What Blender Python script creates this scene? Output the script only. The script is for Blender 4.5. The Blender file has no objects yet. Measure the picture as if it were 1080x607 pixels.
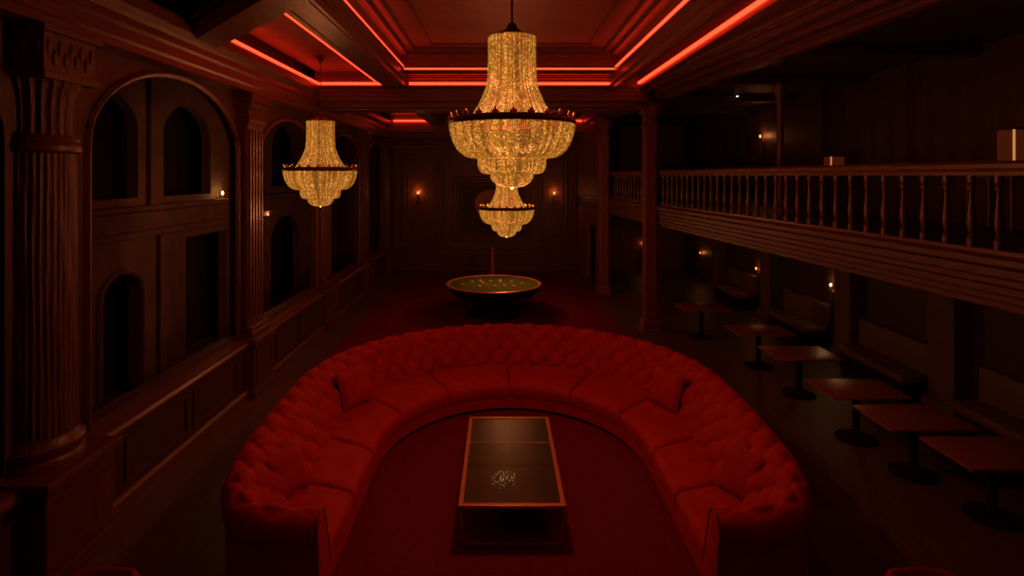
import bpy, bmesh, math, random
from math import pi, sin, cos, radians, sqrt, floor
from mathutils import Vector, Matrix, noise

# ------------------------------------------------------------------ camera, world, exposure
S = bpy.context.scene
COL = S.collection
EYE = 3.9
cam_d = bpy.data.cameras.new('camera')
cam = bpy.data.objects.new('camera', cam_d)
COL.objects.link(cam)
cam.location = (0, 0, EYE)
cam.rotation_euler = (pi / 2, 0, 0)
cam_d.sensor_width = 36
cam_d.lens = 20.0                      # 600 px at 1080 px
cam_d.shift_x = 12 / 1080
cam_d.shift_y = -118.5 / 1080
cam_d.clip_start = 0.05
S.camera = cam

S.view_settings.view_transform = 'Standard'
S.view_settings.look = 'None'
S.view_settings.gamma = 1
S.view_settings.use_curve_mapping = False
S.view_settings.exposure = 0.0

w = bpy.data.worlds.new('world'); S.world = w; w.use_nodes = True
w.node_tree.nodes['Background'].inputs[0].default_value = (1.0, 0.35, 0.2, 1)
w.node_tree.nodes['Background'].inputs[1].default_value = 0.0015

LED_STRENGTH = 6.5
CH_MAIN, CH_FAR, CH_SIDE = 335, 200, 100     # lamp watts inside the chandeliers
CH_COLOR = (1.0, 0.29, 0.10)
SCONCE_W = 3.5
random.seed(7)
S.cycles.sample_clamp_indirect = 2.0

# ------------------------------------------------------------------ materials
def mat(name, c1, c2=None, rough=.5, scale=6, stretch=(1, 1, 1), bump=0.0, metal=0.0, spec=.5, detail=4,
        sheen=0.0, sheen_tint=None, trans=0.0, bscale=None):
    m = bpy.data.materials.new(name); m.use_nodes = True
    nt = m.node_tree; b = nt.nodes['Principled BSDF']
    b.inputs['Roughness'].default_value = rough
    b.inputs['Metallic'].default_value = metal
    b.inputs['Specular IOR Level'].default_value = spec
    if trans: b.inputs['Transmission Weight'].default_value = trans
    if sheen:
        b.inputs['Sheen Weight'].default_value = sheen
        b.inputs['Sheen Tint'].default_value = (*(sheen_tint or c1), 1)
        b.inputs['Sheen Roughness'].default_value = .4
    tc = nt.nodes.new('ShaderNodeTexCoord'); mp = nt.nodes.new('ShaderNodeMapping')
    mp.inputs['Scale'].default_value = stretch
    nt.links.new(tc.outputs['Object'], mp.inputs[0])
    n = nt.nodes.new('ShaderNodeTexNoise'); n.inputs['Scale'].default_value = scale; n.inputs['Detail'].default_value = detail
    nt.links.new(mp.outputs[0], n.inputs['Vector'])
    if c2 is None: c2 = tuple(x * .7 for x in c1)
    r = nt.nodes.new('ShaderNodeValToRGB')
    r.color_ramp.elements[0].position = .32; r.color_ramp.elements[1].position = .68
    r.color_ramp.elements[0].color = (*c2, 1); r.color_ramp.elements[1].color = (*c1, 1)
    nt.links.new(n.outputs['Fac'], r.inputs[0]); nt.links.new(r.outputs[0], b.inputs['Base Color'])
    if bump:
        bp = nt.nodes.new('ShaderNodeBump'); bp.inputs['Strength'].default_value = bump; bp.inputs['Distance'].default_value = .02
        src = n
        if bscale:
            src = nt.nodes.new('ShaderNodeTexNoise'); src.inputs['Scale'].default_value = bscale; src.inputs['Detail'].default_value = 3
            nt.links.new(mp.outputs[0], src.inputs['Vector'])
        nt.links.new(src.outputs['Fac'], bp.inputs['Height']); nt.links.new(bp.outputs[0], b.inputs['Normal'])
    return m

def emit(name, col, strength):
    m = bpy.data.materials.new(name); m.use_nodes = True
    nt = m.node_tree; b = nt.nodes['Principled BSDF']
    b.inputs['Base Color'].default_value = (.02, .02, .02, 1); b.inputs['Specular IOR Level'].default_value = .1; b.inputs['Roughness'].default_value = .8
    b.inputs['Emission Color'].default_value = (*col, 1)
    b.inputs['Emission Strength'].default_value = strength
    return m

M = {}
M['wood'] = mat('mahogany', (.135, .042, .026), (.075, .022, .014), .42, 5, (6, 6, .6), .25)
M['woodx'] = mat('mahogany_long', (.15, .046, .027), (.080, .023, .014), .40, 5, (6, .5, 6), .25)
M['walnut'] = mat('dark_mahogany', (.080, .028, .019), (.045, .015, .010), .5, 5, (6, 6, .6), .25)
M['walnutx'] = mat('dark_mahogany_long', (.11, .034, .020), (.055, .017, .011), .5, 5, (6, .5, 6), .25)
M['post'] = mat('red_mahogany', (.22, .055, .032), (.14, .034, .020), .62, 5, (6, 6, .6), .2)
M['carved'] = mat('carved_wood', (.15, .055, .032), (.06, .020, .013), .5, 7, (5, 5, .35), .9, detail=6)
M['coffer'] = mat('coffer_panel', (.22, .070, .035), (.16, .046, .022), .5, 2.2, (1, 1, 1), .1)
M['aisle'] = mat('aisle_plaster', (.13, .07, .045), (.08, .042, .027), .75, 2.5, (1, 1, 1), .2)
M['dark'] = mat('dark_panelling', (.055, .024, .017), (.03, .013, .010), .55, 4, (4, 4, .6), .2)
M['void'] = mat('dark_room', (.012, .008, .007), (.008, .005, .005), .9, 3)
M['floor'] = mat('dark_boards', (.115, .056, .040), (.065, .032, .022), .48, 6, (5, .4, 1), .15)
M['carpet'] = mat('red_carpet', (.17, .008, .007), (.105, .004, .004), .95, 40, (1, 1, 1), .35, spec=.1, bscale=260)
M['velvet'] = mat('red_velvet', (.40, .0135, .0105), (.30, .009, .007), .75, 5, (1, 1, 1), .08, spec=.18, sheen=.25, sheen_tint=(.8, .03, .025), bscale=90)
M['piping'] = mat('red_piping', (.27, .012, .009), None, .6, 20)
M['copper'] = mat('copper_frame', (.62, .22, .10), (.45, .15, .07), .36, 30, (1, 1, 1), .03, metal=.45)
M['brass'] = mat('dark_brass', (.50, .25, .08), (.32, .15, .05), .35, 20, metal=.8)
M['gold'] = mat('gold_leaf', (.95, .66, .28), (.75, .46, .16), .3, 40, metal=.75)
M['bronze'] = mat('dark_bronze', (.12, .030, .020), (.07, .018, .012), .4, 20, metal=.5)
M['glass'] = mat('smoked_glass', (.060, .036, .004), (.050, .029, .003), .30, 3, spec=.30, trans=.3)
M['felt'] = mat('green_felt', (.075, .095, .022), (.050, .065, .016), .95, 14, spec=.1)
M['chip'] = mat('pale_chip', (.50, .52, .38), (.38, .40, .28), .5, 60)
M['tabletop'] = mat('table_veneer', (.27, .090, .055), (.20, .062, .040), .35, 5, (.6, 6, 1))
M['cream'] = mat('pale_leather', (.14, .085, .058), (.10, .058, .04), .6, 6)
M['canvas'] = mat('painted_canvas', (.060, .024, .014), (.030, .012, .008), .6, 3)
M['paint'] = mat('ochre_paint', (.55, .20, .085), (.32, .11, .048), .6, 2.5)
M['black'] = mat('blackened_wood', (.020, .010, .008), (.012, .007, .006), .8, 8, spec=.12)
M['led'] = emit('red_led', (1.0, .0260, .0085), LED_STRENGTH)
M['bulb'] = emit('warm_bulb', (1.0, .52, .16), 9.0)
M['bulbred'] = emit('orange_bulb', (1.0, .24, .05), 6.0)
M['spot'] = emit('white_bulb', (1.0, .75, .5), 3.0)
M['amber'] = emit('amber_pane', (1.0, .15, .03), .045)
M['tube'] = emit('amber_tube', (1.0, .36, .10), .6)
M['spark'] = emit('sparkle_glow', (1.0, .62, .22), .42)  # glow of the added beads that imitate glints on the table glass

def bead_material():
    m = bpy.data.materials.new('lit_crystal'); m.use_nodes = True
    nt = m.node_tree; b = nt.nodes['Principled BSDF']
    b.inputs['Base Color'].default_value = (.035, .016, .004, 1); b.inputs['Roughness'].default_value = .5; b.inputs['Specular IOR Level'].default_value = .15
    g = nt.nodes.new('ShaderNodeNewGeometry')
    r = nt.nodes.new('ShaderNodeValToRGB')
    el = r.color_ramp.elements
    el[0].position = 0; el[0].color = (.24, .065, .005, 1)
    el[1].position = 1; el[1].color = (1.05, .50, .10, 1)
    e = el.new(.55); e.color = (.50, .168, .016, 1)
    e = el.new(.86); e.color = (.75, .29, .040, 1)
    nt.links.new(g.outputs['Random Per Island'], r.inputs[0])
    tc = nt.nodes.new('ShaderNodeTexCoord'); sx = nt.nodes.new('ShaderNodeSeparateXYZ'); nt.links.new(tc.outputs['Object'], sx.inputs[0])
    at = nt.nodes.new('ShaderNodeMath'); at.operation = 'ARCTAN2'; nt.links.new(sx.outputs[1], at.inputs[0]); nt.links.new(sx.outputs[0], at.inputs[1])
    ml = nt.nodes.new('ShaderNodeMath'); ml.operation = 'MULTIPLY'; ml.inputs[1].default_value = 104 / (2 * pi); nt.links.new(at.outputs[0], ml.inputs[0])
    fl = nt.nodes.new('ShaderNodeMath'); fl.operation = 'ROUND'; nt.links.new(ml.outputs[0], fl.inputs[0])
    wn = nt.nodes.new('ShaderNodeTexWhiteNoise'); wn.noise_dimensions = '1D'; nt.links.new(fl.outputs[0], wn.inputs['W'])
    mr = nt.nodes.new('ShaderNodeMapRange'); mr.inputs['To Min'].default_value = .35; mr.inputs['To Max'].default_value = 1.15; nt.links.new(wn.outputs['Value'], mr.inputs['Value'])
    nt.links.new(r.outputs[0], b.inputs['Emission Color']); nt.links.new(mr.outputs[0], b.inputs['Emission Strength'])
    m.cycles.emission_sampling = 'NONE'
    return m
M['bead'] = bead_material()

# ------------------------------------------------------------------ mesh helpers
class MB:
    def __init__(s): s.v = []; s.f = []
    def add(s, vs, fs):
        o = len(s.v); s.v += [tuple(p) for p in vs]; s.f += [tuple(i + o for i in f) for f in fs]; return s
    def box(s, x0, x1, y0, y1, z0, z1, b=0.0):
        if x0 > x1: x0, x1 = x1, x0
        if y0 > y1: y0, y1 = y1, y0
        if b <= 0:
            v = [(x, y, z) for z in (z0, z1) for y in (y0, y1) for x in (x0, x1)]
            return s.add(v, [(0, 2, 3, 1), (4, 5, 7, 6), (0, 1, 5, 4), (2, 6, 7, 3), (0, 4, 6, 2), (1, 3, 7, 5)])
        bm = bmesh.new(); bmesh.ops.create_cube(bm, size=1)
        for q in bm.verts: q.co = Vector(((x0 + x1) / 2 + q.co.x * (x1 - x0), (y0 + y1) / 2 + q.co.y * (y1 - y0), (z0 + z1) / 2 + q.co.z * (z1 - z0)))
        bmesh.ops.bevel(bm, geom=bm.edges[:], offset=b, segments=2, affect='EDGES', profile=.6)
        return s.bm(bm)
    def bm(s, bm):
        bm.verts.index_update()
        s.add([q.co[:] for q in bm.verts], [[q.index for q in f.verts] for f in bm.faces]); bm.free(); return s
    def lathe(s, prof, seg=24, c=(0, 0, 0), closed=True, fl=None):
        vs = []
        for k, (r, z) in enumerate(prof):
            for i in range(seg):
                a = 2 * pi * i / seg
                rr = r * (fl(a, k) if fl else 1)
                vs.append((c[0] + rr * cos(a), c[1] + rr * sin(a), c[2] + z))
        fs = []
        for k in range(len(prof) - 1):
            for i in range(seg):
                j = (i + 1) % seg
                fs.append((k * seg + i, k * seg + j, (k + 1) * seg + j, (k + 1) * seg + i))
        if closed:
            fs.append(tuple(reversed(range(seg)))); fs.append(tuple((len(prof) - 1) * seg + i for i in range(seg)))
        return s.add(vs, fs)
    def tube(s, pts, r, seg=8, closed=False):
        pts = [Vector(p) for p in pts]; n = len(pts); vs = []
        up0 = Vector((0, 0, 1))
        for i, p in enumerate(pts):
            if closed: t = pts[(i + 1) % n] - pts[i - 1]
            else: t = pts[min(i + 1, n - 1)] - pts[max(i - 1, 0)]
            t.normalize()
            u = up0 if abs(t.z) < .9 else Vector((1, 0, 0))
            a = t.cross(u).normalized(); bb = a.cross(t)
            rr = r[i] if isinstance(r, (list, tuple)) else r
            for k in range(seg):
                th = 2 * pi * k / seg
                vs.append(p + a * (cos(th) * rr) + bb * (sin(th) * rr))
        fs = []
        for i in range(n if closed else n - 1):
            j = (i + 1) % n
            for k in range(seg):
                l = (k + 1) % seg
                fs.append((i * seg + k, i * seg + l, j * seg + l, j * seg + k))
        if not closed:
            fs.append(tuple(reversed(range(seg)))); fs.append(tuple((n - 1) * seg + k for k in range(seg)))
        return s.add(vs, fs)
    def ext(s, prof, p0, p1):
        """closed profile of (side, up) pairs swept straight from p0 to p1; side points right of travel"""
        p0, p1 = Vector(p0), Vector(p1); t = (p1 - p0); t.z = 0; t.normalize(); r = Vector((t.y, -t.x, 0))
        n = len(prof); vs = [p0 + r * a + Vector((0, 0, b)) for a, b in prof] + [p1 + r * a + Vector((0, 0, b)) for a, b in prof]
        fs = [(i, (i + 1) % n, n + (i + 1) % n, n + i) for i in range(n)] + [tuple(reversed(range(n))), tuple(range(n, 2 * n))]
        return s.add(vs, fs)
    def ell(s, c, r, u=10, v=6):
        pr = [(max(1e-4, sin(pi * k / v)), -cos(pi * k / v)) for k in range(v + 1)]
        m = MB().lathe(pr, u, closed=False)
        return s.add([(c[0] + p[0] * r[0], c[1] + p[1] * r[1], c[2] + p[2] * r[2]) for p in m.v], m.f)
    def build(s, name, m, parent=None, smooth=False, loc=None, angle=40):
        off = Vector((0, 0, 0))
        if parent is not None:
            p = parent
            while p is not None: off += p.location; p = p.parent
        elif loc is not None: off = Vector(loc)
        me = bpy.data.meshes.new(name)
        me.from_pydata([(x - off.x, y - off.y, z - off.z) for x, y, z in s.v], [], s.f)
        bm = bmesh.new(); bm.from_mesh(me); bmesh.ops.recalc_face_normals(bm, faces=bm.faces); bm.to_mesh(me); bm.free()
        me.materials.append(M[m] if isinstance(m, str) else m)
        if smooth:
            me.polygons.foreach_set('use_smooth', [True] * len(me.polygons))
            if angle < 180: me.set_sharp_from_angle(angle=radians(angle))
        o = bpy.data.objects.new(name, me); COL.objects.link(o)
        if parent is not None: o.parent = parent
        else: o.location = off
        return o

def tag(o, label, cat, group=None, kind=None):
    o['label'] = label; o['category'] = cat
    if group: o['group'] = group
    if kind: o['kind'] = kind
    return o
def thing(name, label, cat, loc=(0, 0, 0), group=None, kind=None):
    o = bpy.data.objects.new(name, None); COL.objects.link(o); o.location = loc; o.empty_display_size = .1
    return tag(o, label, cat, group, kind)
def struct(o): o['kind'] = 'structure'; return o
def copy_tree(o, parent=None):
    c = o.copy(); COL.objects.link(c)
    if parent is not None: c.parent = parent
    for ch in [x for x in COL.objects if x.parent == o]: copy_tree(ch, c)
    return c
def lamp(name, loc, W, color, r=.05, parent=None):
    l = bpy.data.lights.new(name, 'POINT'); l.energy = W; l.color = color; l.shadow_soft_size = r
    o = bpy.data.objects.new(name, l); COL.objects.link(o); o.location = loc
    if parent is not None: o.parent = parent
    return o
def holed(outline, holes):
    """2-D polygon with holes -> bmesh in the xy plane"""
    bm = bmesh.new(); edges = []
    for loop in [outline] + holes:
        vs = [bm.verts.new((a, b, 0)) for a, b in loop]
        edges += [bm.edges.new((vs[i], vs[(i + 1) % len(vs)])) for i in range(len(vs))]
    bmesh.ops.triangle_fill(bm, use_beauty=True, use_dissolve=False, edges=edges)
    return bm
def wall_yz(mb, outline, holes, x0, x1):
    bm = holed(outline, holes)
    r = bmesh.ops.extrude_face_region(bm, geom=bm.faces[:])
    for q in [g for g in r['geom'] if isinstance(g, bmesh.types.BMVert)]: q.co.z = 1
    for q in bm.verts: q.co = Vector((x0 + (x1 - x0) * q.co.z, q.co.x, q.co.y))
    return mb.bm(bm)
def arch(y0, y1, z0, zs, za, n=20):
    c, a = (y0 + y1) / 2, (y1 - y0) / 2
    return [(y0, z0), (y1, z0)] + [(c + a * cos(pi * k / n), zs + (za - zs) * sin(pi * k / n)) for k in range(n + 1)]

# ------------------------------------------------------------------ shell
YB = 23.4                                   # back wall
def GX(y): return 5.174 - .085 * y          # front line of the right gallery
struct(MB().box(-7.2, 9, -3, YB + .4, -.3, 0).build('floor', 'floor'))
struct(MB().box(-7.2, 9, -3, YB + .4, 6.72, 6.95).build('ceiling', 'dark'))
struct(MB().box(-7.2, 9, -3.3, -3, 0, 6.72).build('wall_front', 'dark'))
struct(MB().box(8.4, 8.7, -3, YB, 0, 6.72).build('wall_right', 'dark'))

# back wall with an entablature
mb = MB().box(-7.2, 8.4, YB, YB + .35, 0, 6.72)
struct(mb.build('wall_back', 'wood'))
mb = MB()
mb.ext([(0, .55), (.06, .55), (.06, .62), (.03, .64), (.03, .84), (.08, .88), (.08, .95), (0, .95)], (-4.4, YB, 0), (3.2, YB, 0))
mb.box(-4.4, 3.2, YB - .05, YB, 0, .2)
struct(mb.build('baseboard_back', 'wood'))
mb = MB()
for z, d in ((4.95, .07), (5.05, .13), (5.2, .2), (5.42, .28), (5.52, .34)): mb.box(-4.4, 3.3, YB - d, YB, z, z + .11, .01)
struct(mb.build('trim_1', 'woodx'))
# framed panels on the back wall
def frame_xz(mb, x0, x1, z0, z1, y, wd, dp):
    for a, b, c, d in ((x0, x1, z0, z0 + wd), (x0, x1, z1 - wd, z1), (x0, x0 + wd, z0 + wd, z1 - wd), (x1 - wd, x1, z0 + wd, z1 - wd)):
        mb.box(a, b, y - dp, y, c, d, min(wd, dp) * .3)
for k, (x0, x1) in enumerate(((-4.02, -2.5), (1.55, 2.75))):
    mb = MB(); frame_xz(mb, x0, x1, 1.2, 4.75, YB, .1, .10); frame_xz(mb, x0 + .18, x1 - .18, 1.38, 4.57, YB, .05, .05)
    struct(mb.build('trim_%d' % (2 + k), 'wood'))
for k, x in enumerate((-4.28, -2.22, 1.42, 2.98)):
    mb = MB(); mb.box(x - .13, x + .13, YB - .14, YB, .95, 4.95, .015); mb.box(x - .17, x + .17, YB - .18, YB, .95, 1.15, .02)
    mb.box(x - .17, x + .17, YB - .19, YB, 4.72, 4.95, .02)
    for q in (-.07, 0, .07): mb.box(x + q - .015, x + q + .015, YB - .16, YB - .14, 1.3, 4.6, .004)
    o = mb.build('wall_pilaster', 'wood')
    tag(o, ['slim pilaster at the far left corner of the back wall', 'slim pilaster on the back wall between the left panel and the picture',
            'slim pilaster on the back wall between the picture and the right panel', 'slim pilaster at the far right corner of the back wall'][k],
        'pilaster', 'pilasters on the back wall', 'thing')

# left colonnade: dado, ledge, arcade
XL = -4.45
struct(MB().box(-4.85, XL, 2.2, YB, 0, .9).build('wall_left_dado', 'walnut'))
mb = MB()
mb.ext([(-.50, .90), (.05, .90), (.07, .93), (.07, .96), (.03, .99), (.03, 1.02), (-.50, 1.02)], (XL, 2.2, 0), (XL, YB, 0))
mb.ext([(0, 0), (.06, 0), (.06, .13), (.03, .17), (0, .17)], (XL, 2.2, 0), (XL, YB, 0))
struct(mb.build('trim_4', 'woodx'))
PY = [5.9, 10.4, 14.7, 19.0, 23.1]
APEX = [5.33, 5.14, 5.14, 5.14]
mb = MB()
for i in range(4):
    n = 2; a, b = PY[i] + .75, PY[i + 1] - .75
    for k in range(n):
        y0 = a + (b - a) * k / n + .08; y1 = a + (b - a) * (k + 1) / n - .08
        for c, d, e, f in ((y0, y1, .25, .29), (y0, y1, .76, .80), (y0, y0 + .04, .29, .76), (y1 - .04, y1, .29, .76)):
            mb.box(XL, XL + .025, c, d, e, f, .006)
struct(mb.build('trim_5', 'walnut'))
holes = [arch(PY[i] + .42, PY[i + 1] - .42, 1.10, 4.25, APEX[i]) for i in range(4)] + [arch(2.4, PY[0] - .6, 1.1, 4.25, 5.14)]
mb = MB(); wall_yz(mb, [(2.0, 1.02), (YB, 1.02), (YB, 6.72), (2.0, 6.72)], holes, -4.76, -4.62)
struct(mb.build('wall_left', 'walnut'))
mb = MB()                                    # arch casings
for i in range(4):
    pts = arch(PY[i] + .44, PY[i + 1] - .44, 1.05, 4.25, APEX[i] - .02)[1:]
    pts = [(XL - .165, y, z) for y, z in pts] + [(XL - .165, PY[i] + .44, 1.05)]
    mb.tube(pts, .045, 6); mb.tube([(x + .03, y, z) for x, y, z in pts], .025, 6)
struct(mb.build('trim_6', 'wood', smooth=True))
mb = MB()                                    # entablature above the arcade
mb.ext([(-.20, 5.36), (.10, 5.36), (.10, 5.44), (.13, 5.47), (.13, 5.60), (.17, 5.63), (.17, 5.72), (.20, 5.76), (.24, 5.84), (.25, 5.95), (-.2, 5.95)], (XL, 2.0, 0), (XL, YB, 0))
mb.box(-4.65, -4.22, 2.0, YB, 5.95, 6.0)
struct(mb.build('trim_7', 'woodx'))

# outer left hall
mb = MB()
hl = [arch(9.25, 10.25, .02, 1.75, 2.2), [(11.75, .02), (13.5, .02), (13.5, 2.62), (11.75, 2.62)],
      arch(8.3, 10.2, 3.5, 4.7, 5.35), arch(10.95, 12.75, 3.5, 4.6, 5.35), arch(16.1, 18.3, .02, 2.0, 2.7), arch(16.2, 18.2, 3.6, 4.7, 5.4), arch(5.0, 7.2, .02, 1.9, 2.6)]
wall_yz(mb, [(-2.5, 0), (YB, 0), (YB, 6.72), (-2.5, 6.72)], hl, -6.7, -6.5)
struct(mb.build('wall_left_aisle', 'aisle'))
mb = MB()
mb.ext([(0, 2.78), (.10, 2.80), (.10, 2.90), (.14, 2.93), (.14, 3.24), (.2, 3.28), (.2, 3.36), (0, 3.36)], (-6.5, 3, 0), (-6.5, YB, 0))
mb.box(-6.5, -6.42, 10.45, 10.85, 3.36, 5.9, .02); mb.box(-6.5, -6.42, 10.75, 11.35, 0, 2.78, .02)
mb.box(-6.5, -6.42, 13.75, 14.3, 0, 2.78, .02); mb.box(-6.5, -6.42, 13.8, 14.25, 3.36, 5.9, .02)
struct(mb.build('trim_8', 'aisle'))
for nm, y0, y1 in (('trim_9', 9.19, 10.31),):
    mb = MB(); pts = [(-6.48, y, z) for y, z in arch(y0, y1, .02, 1.78, 2.25)[1:]] + [(-6.48, y0, .02)]
    mb.tube(pts, .05, 6); struct(mb.build(nm, 'aisle', smooth=True))
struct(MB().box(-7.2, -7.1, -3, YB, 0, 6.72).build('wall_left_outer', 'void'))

# ------------------------------------------------------------------ ceiling
BY0, BY1 = 13.12, 14.3
def coffer_beam(x0, x1, y0, y1, zb, axis):
    mb = MB()
    if axis == 'y':
        mb.box(x0, x1, y0, y1, zb + .1, 6.72)
        mb.box(x0 + .06, x1 - .06, y0, y1, zb, zb + .1)
        mb.box(x0 + .12, x0 + .15, y0, y1, zb - .02, zb); mb.box(x1 - .15, x1 - .12, y0, y1, zb - .02, zb)
        mb.box(x0 - .04, x0, y0, y1, zb + .25, zb + .3); mb.box(x1, x1 + .04, y0, y1, zb + .25, zb + .3)
    return mb
struct(coffer_beam(-2.74, -2.12, 2, BY0, 5.94, 'y').box(-2.85, -2.74, 5.5, BY0, 6.055, 6.09).build('trim_10', 'woodx'))
struct(coffer_beam(2.50, 2.74, 2, BY0, 5.88, 'y').build('trim_11', 'woodx'))
struct(coffer_beam(-2.74, -2.12, BY1, YB, 5.84, 'y').build('trim_12', 'woodx'))
struct(coffer_beam(2.50, 2.74, BY1, YB, 5.88, 'y').build('trim_13', 'woodx'))
mb = MB()                                    # cross beam with a stepped face
mb.box(-4.3, 3.4, BY0, BY1, 5.62, 6.72)
for k, (z0, z1, d) in enumerate(((5.92, 5.96, .07), (5.84, 5.89, .05), (5.74, 5.79, .03), (5.64, 5.70, .02))): mb.box(-4.2, 3.15, BY0 - d, BY0 + .01, z0, z1)
mb.box(-4.2, 3.2, BY0 + .15, BY1 - .15, 5.5, 5.62, .02); mb.box(-4.2, 3.2, BY0 + .3, BY1 - .3, 5.44, 5.5, .02)
struct(mb.build('trim_14', 'woodx'))
# coffer ceilings
struct(MB().box(-4.25, -2.74, 2, BY0, 6.30, 6.4).build('ceiling_left', 'coffer'))
struct(MB().box(2.74, 3.2, 2, BY0, 6.30, 6.4).build('ceiling_right', 'coffer'))
mb = MB(); mb.box(-4.25, -2.74, BY1, 22.1, 6.25, 6.35); mb.box(-2.12, 2.5, BY1, 22.1, 6.25, 6.35); mb.box(2.74, 3.2, BY1, 22.1, 6.25, 6.35)
mb.box(-4.3, 3.3, 22.1, YB, 5.6, 6.5)
struct(mb.build('ceiling_back', 'coffer'))
struct(MB().box(-2.12, 2.5, 2, 12.3, 6.60, 6.7).build('ceiling_center', 'coffer'))
mb = MB()                                    # soffit and mouldings round the raised centre coffer
mb.box(-2.12, 2.5, 12.30, BY0, 6.17, 6.7)
mb.box(-2.12, 2.5, 12.5, 12.62, 6.13, 6.17); mb.box(-2.12, 2.5, 12.72, 12.78, 6.12, 6.17); mb.box(-2.12, 2.5, 12.88, 12.98, 6.10, 6.17)
mb.box(-2.12, 2.5, 12.24, 12.30, 6.17, 6.215)
mb.box(-1.98, 2.36, 12.10, 12.30, 6.46, 6.60); mb.box(-1.80, 2.18, 11.95, 12.10, 6.54, 6.60); mb.box(-1.5, 1.88, 11.62, 11.70, 6.57, 6.60)
for x0, x1, z0 in ((-2.12, -1.98, 6.46), (2.36, 2.5, 6.46), (-1.98, -1.82, 6.54), (2.2, 2.36, 6.54), (-1.5, -1.42, 6.57), (1.8, 1.88, 6.57)):
    mb.box(x0, x1, 2, 12.1 if z0 < 6.56 else 11.7, z0, 6.60)
struct(mb.build('trim_15', 'woodx'))
# right entablature above the gallery edge
mb = MB()
def quad_slab(mb, pts, z0, z1):
    n = len(pts); v = [(x, y, z0) for x, y in pts] + [(x, y, z1) for x, y in pts]
    return mb.add(v, [tuple(range(n)), tuple(range(n, 2 * n))] + [(i, (i + 1) % n, n + (i + 1) % n, n + i) for i in range(n)])
quad_slab(mb, [(3.2, 2), (GX(2) + .1, 2), (GX(YB) + .1, YB), (3.2, YB)], 5.92, 6.72)
for k, (d, wd, z) in enumerate(((.0, .16, 5.74), (.19, .07, 5.80), (.30, .05, 5.83), (.40, .13, 5.80), (.60, .05, 5.86), (.72, .09, 5.84), (.92, .05, 5.88), (1.05, .04, 5.88))):
    ymax = min(YB, (5.174 - d - wd - 3.22) / .085)
    if ymax > 3: mb.ext([(-wd, 0), (0, 0), (0, .2), (-wd, .2)], (GX(2) + .1 - d, 2, z), (GX(ymax) + .1 - d, ymax, z))
struct(mb.build('trim_16', 'woodx'))
# diagonal beam across the near left coffer
mb = MB()
mb.ext([(-.26, 5.86), (-.2, 5.80), (.2, 5.80), (.26, 5.86), (.3, 5.95), (.3, 6.3), (-.3, 6.3), (-.3, 5.95)], (-5.3, 9.35, 0), (-1.75, 5.55, 0))
mb.ext([(-.36, 6.0), (.36, 6.0), (.36, 6.08), (-.36, 6.08)], (-5.0, 9.03, 0), (-1.75, 5.55, 0))
struct(mb.build('trim_17', 'woodx'))

# LED cove strips
def led(label, x0, x1, y0, y1, z0, z1):
    c = ((x0 + x1) / 2, (y0 + y1) / 2, z0)
    o = MB().box(x0, x1, y0, y1, z0, z1).build('led_strip', 'led', loc=c)
    return tag(o, label, 'light', 'red cove lights in the ceiling')
led('red light line along the outer edge of the left ceiling coffer', -4.245, -4.20, 8.7, 13.06, 6.0, 6.05)
led('red light line across the far end of the left ceiling coffer', -4.2, -2.74, 13.06, 13.11, 5.985, 6.04)
led('red light line along the left long beam, on its coffer side', -2.885, -2.85, 6.3, 13.06, 6.05, 6.09)
led('red light line across the far end of the centre coffer, the lower of two', -2.1, 2.5, 13.06, 13.11, 5.985, 6.04)
led('thin red light line across the far edge of the raised centre panel', -2.07, 2.45, 12.20, 12.235, 6.175, 6.205)
led('thin red light line down the left edge of the raised centre panel', -2.115, -2.075, 2.0, 12.2, 6.225, 6.25)
led('thin red light line down the right edge of the raised centre panel', 2.455, 2.495, 2.0, 12.2, 6.225, 6.25)
led('broad red light line nearest the balcony, right edge of ceiling', 3.15, 3.195, 2.0, 13.06, 6.0, 6.05)
led('short red light line in the far left coffer near the back wall', -4.15, -2.76, 22.03, 22.08, 5.99, 6.05)
led('short red light line in the far right coffer behind the chandelier', 2.76, 3.15, 22.03, 22.08, 5.99, 6.05)

# the near end of the coffers, above the viewer
struct(MB().box(-4.3, 3.4, 1.2, 2.0, 5.62, 6.72).box(-4.2, 3.2, 1.35, 1.85, 5.5, 5.62, .02).build('trim_20', 'woodx'))
led('added unseen red light line across the near end of the centre coffer, above the viewer', -2.1, 2.5, 2.01, 2.05, 5.985, 6.04)  # out of view, added to throw red light on the sofa's front faces

# ------------------------------------------------------------------ right gallery
mb = MB()
quad_slab(mb, [(GX(2), 2), (8.4, 2), (8.4, YB), (GX(YB), YB)], 2.72, 3.12)
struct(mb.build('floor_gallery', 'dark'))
mb = MB()
prof = [(.25, 2.64), (-.0, 2.64), (-.0, 2.70), (-.04, 2.72), (-.04, 2.77), (-.02, 2.79), (-.02, 2.85), (-.07, 2.88), (-.07, 2.93), (-.04, 2.95), (-.04, 3.02), (-.10, 3.06), (-.10, 3.12), (-.06, 3.15), (.25, 3.15)]
mb.ext(prof, (GX(2), 2, 0), (GX(YB), YB, 0))
struct(mb.build('trim_18', 'walnutx'))
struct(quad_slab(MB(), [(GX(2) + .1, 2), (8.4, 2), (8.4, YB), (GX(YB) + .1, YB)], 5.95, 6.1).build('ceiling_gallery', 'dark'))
mb = MB()
for y in (6.2, 9.0, 11.8, 14.6, 17.4): mb.box(GX(y) + .15, 8.4, y - .15, y + .15, 5.78, 5.95, .02)
struct(mb.build('trim_19', 'dark'))
# room wall behind gallery (both floors) with pilasters
struct(MB().box(7.5, 7.7, 2, YB, 0, 6.0).build('wall_gallery', 'dark'))
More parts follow.
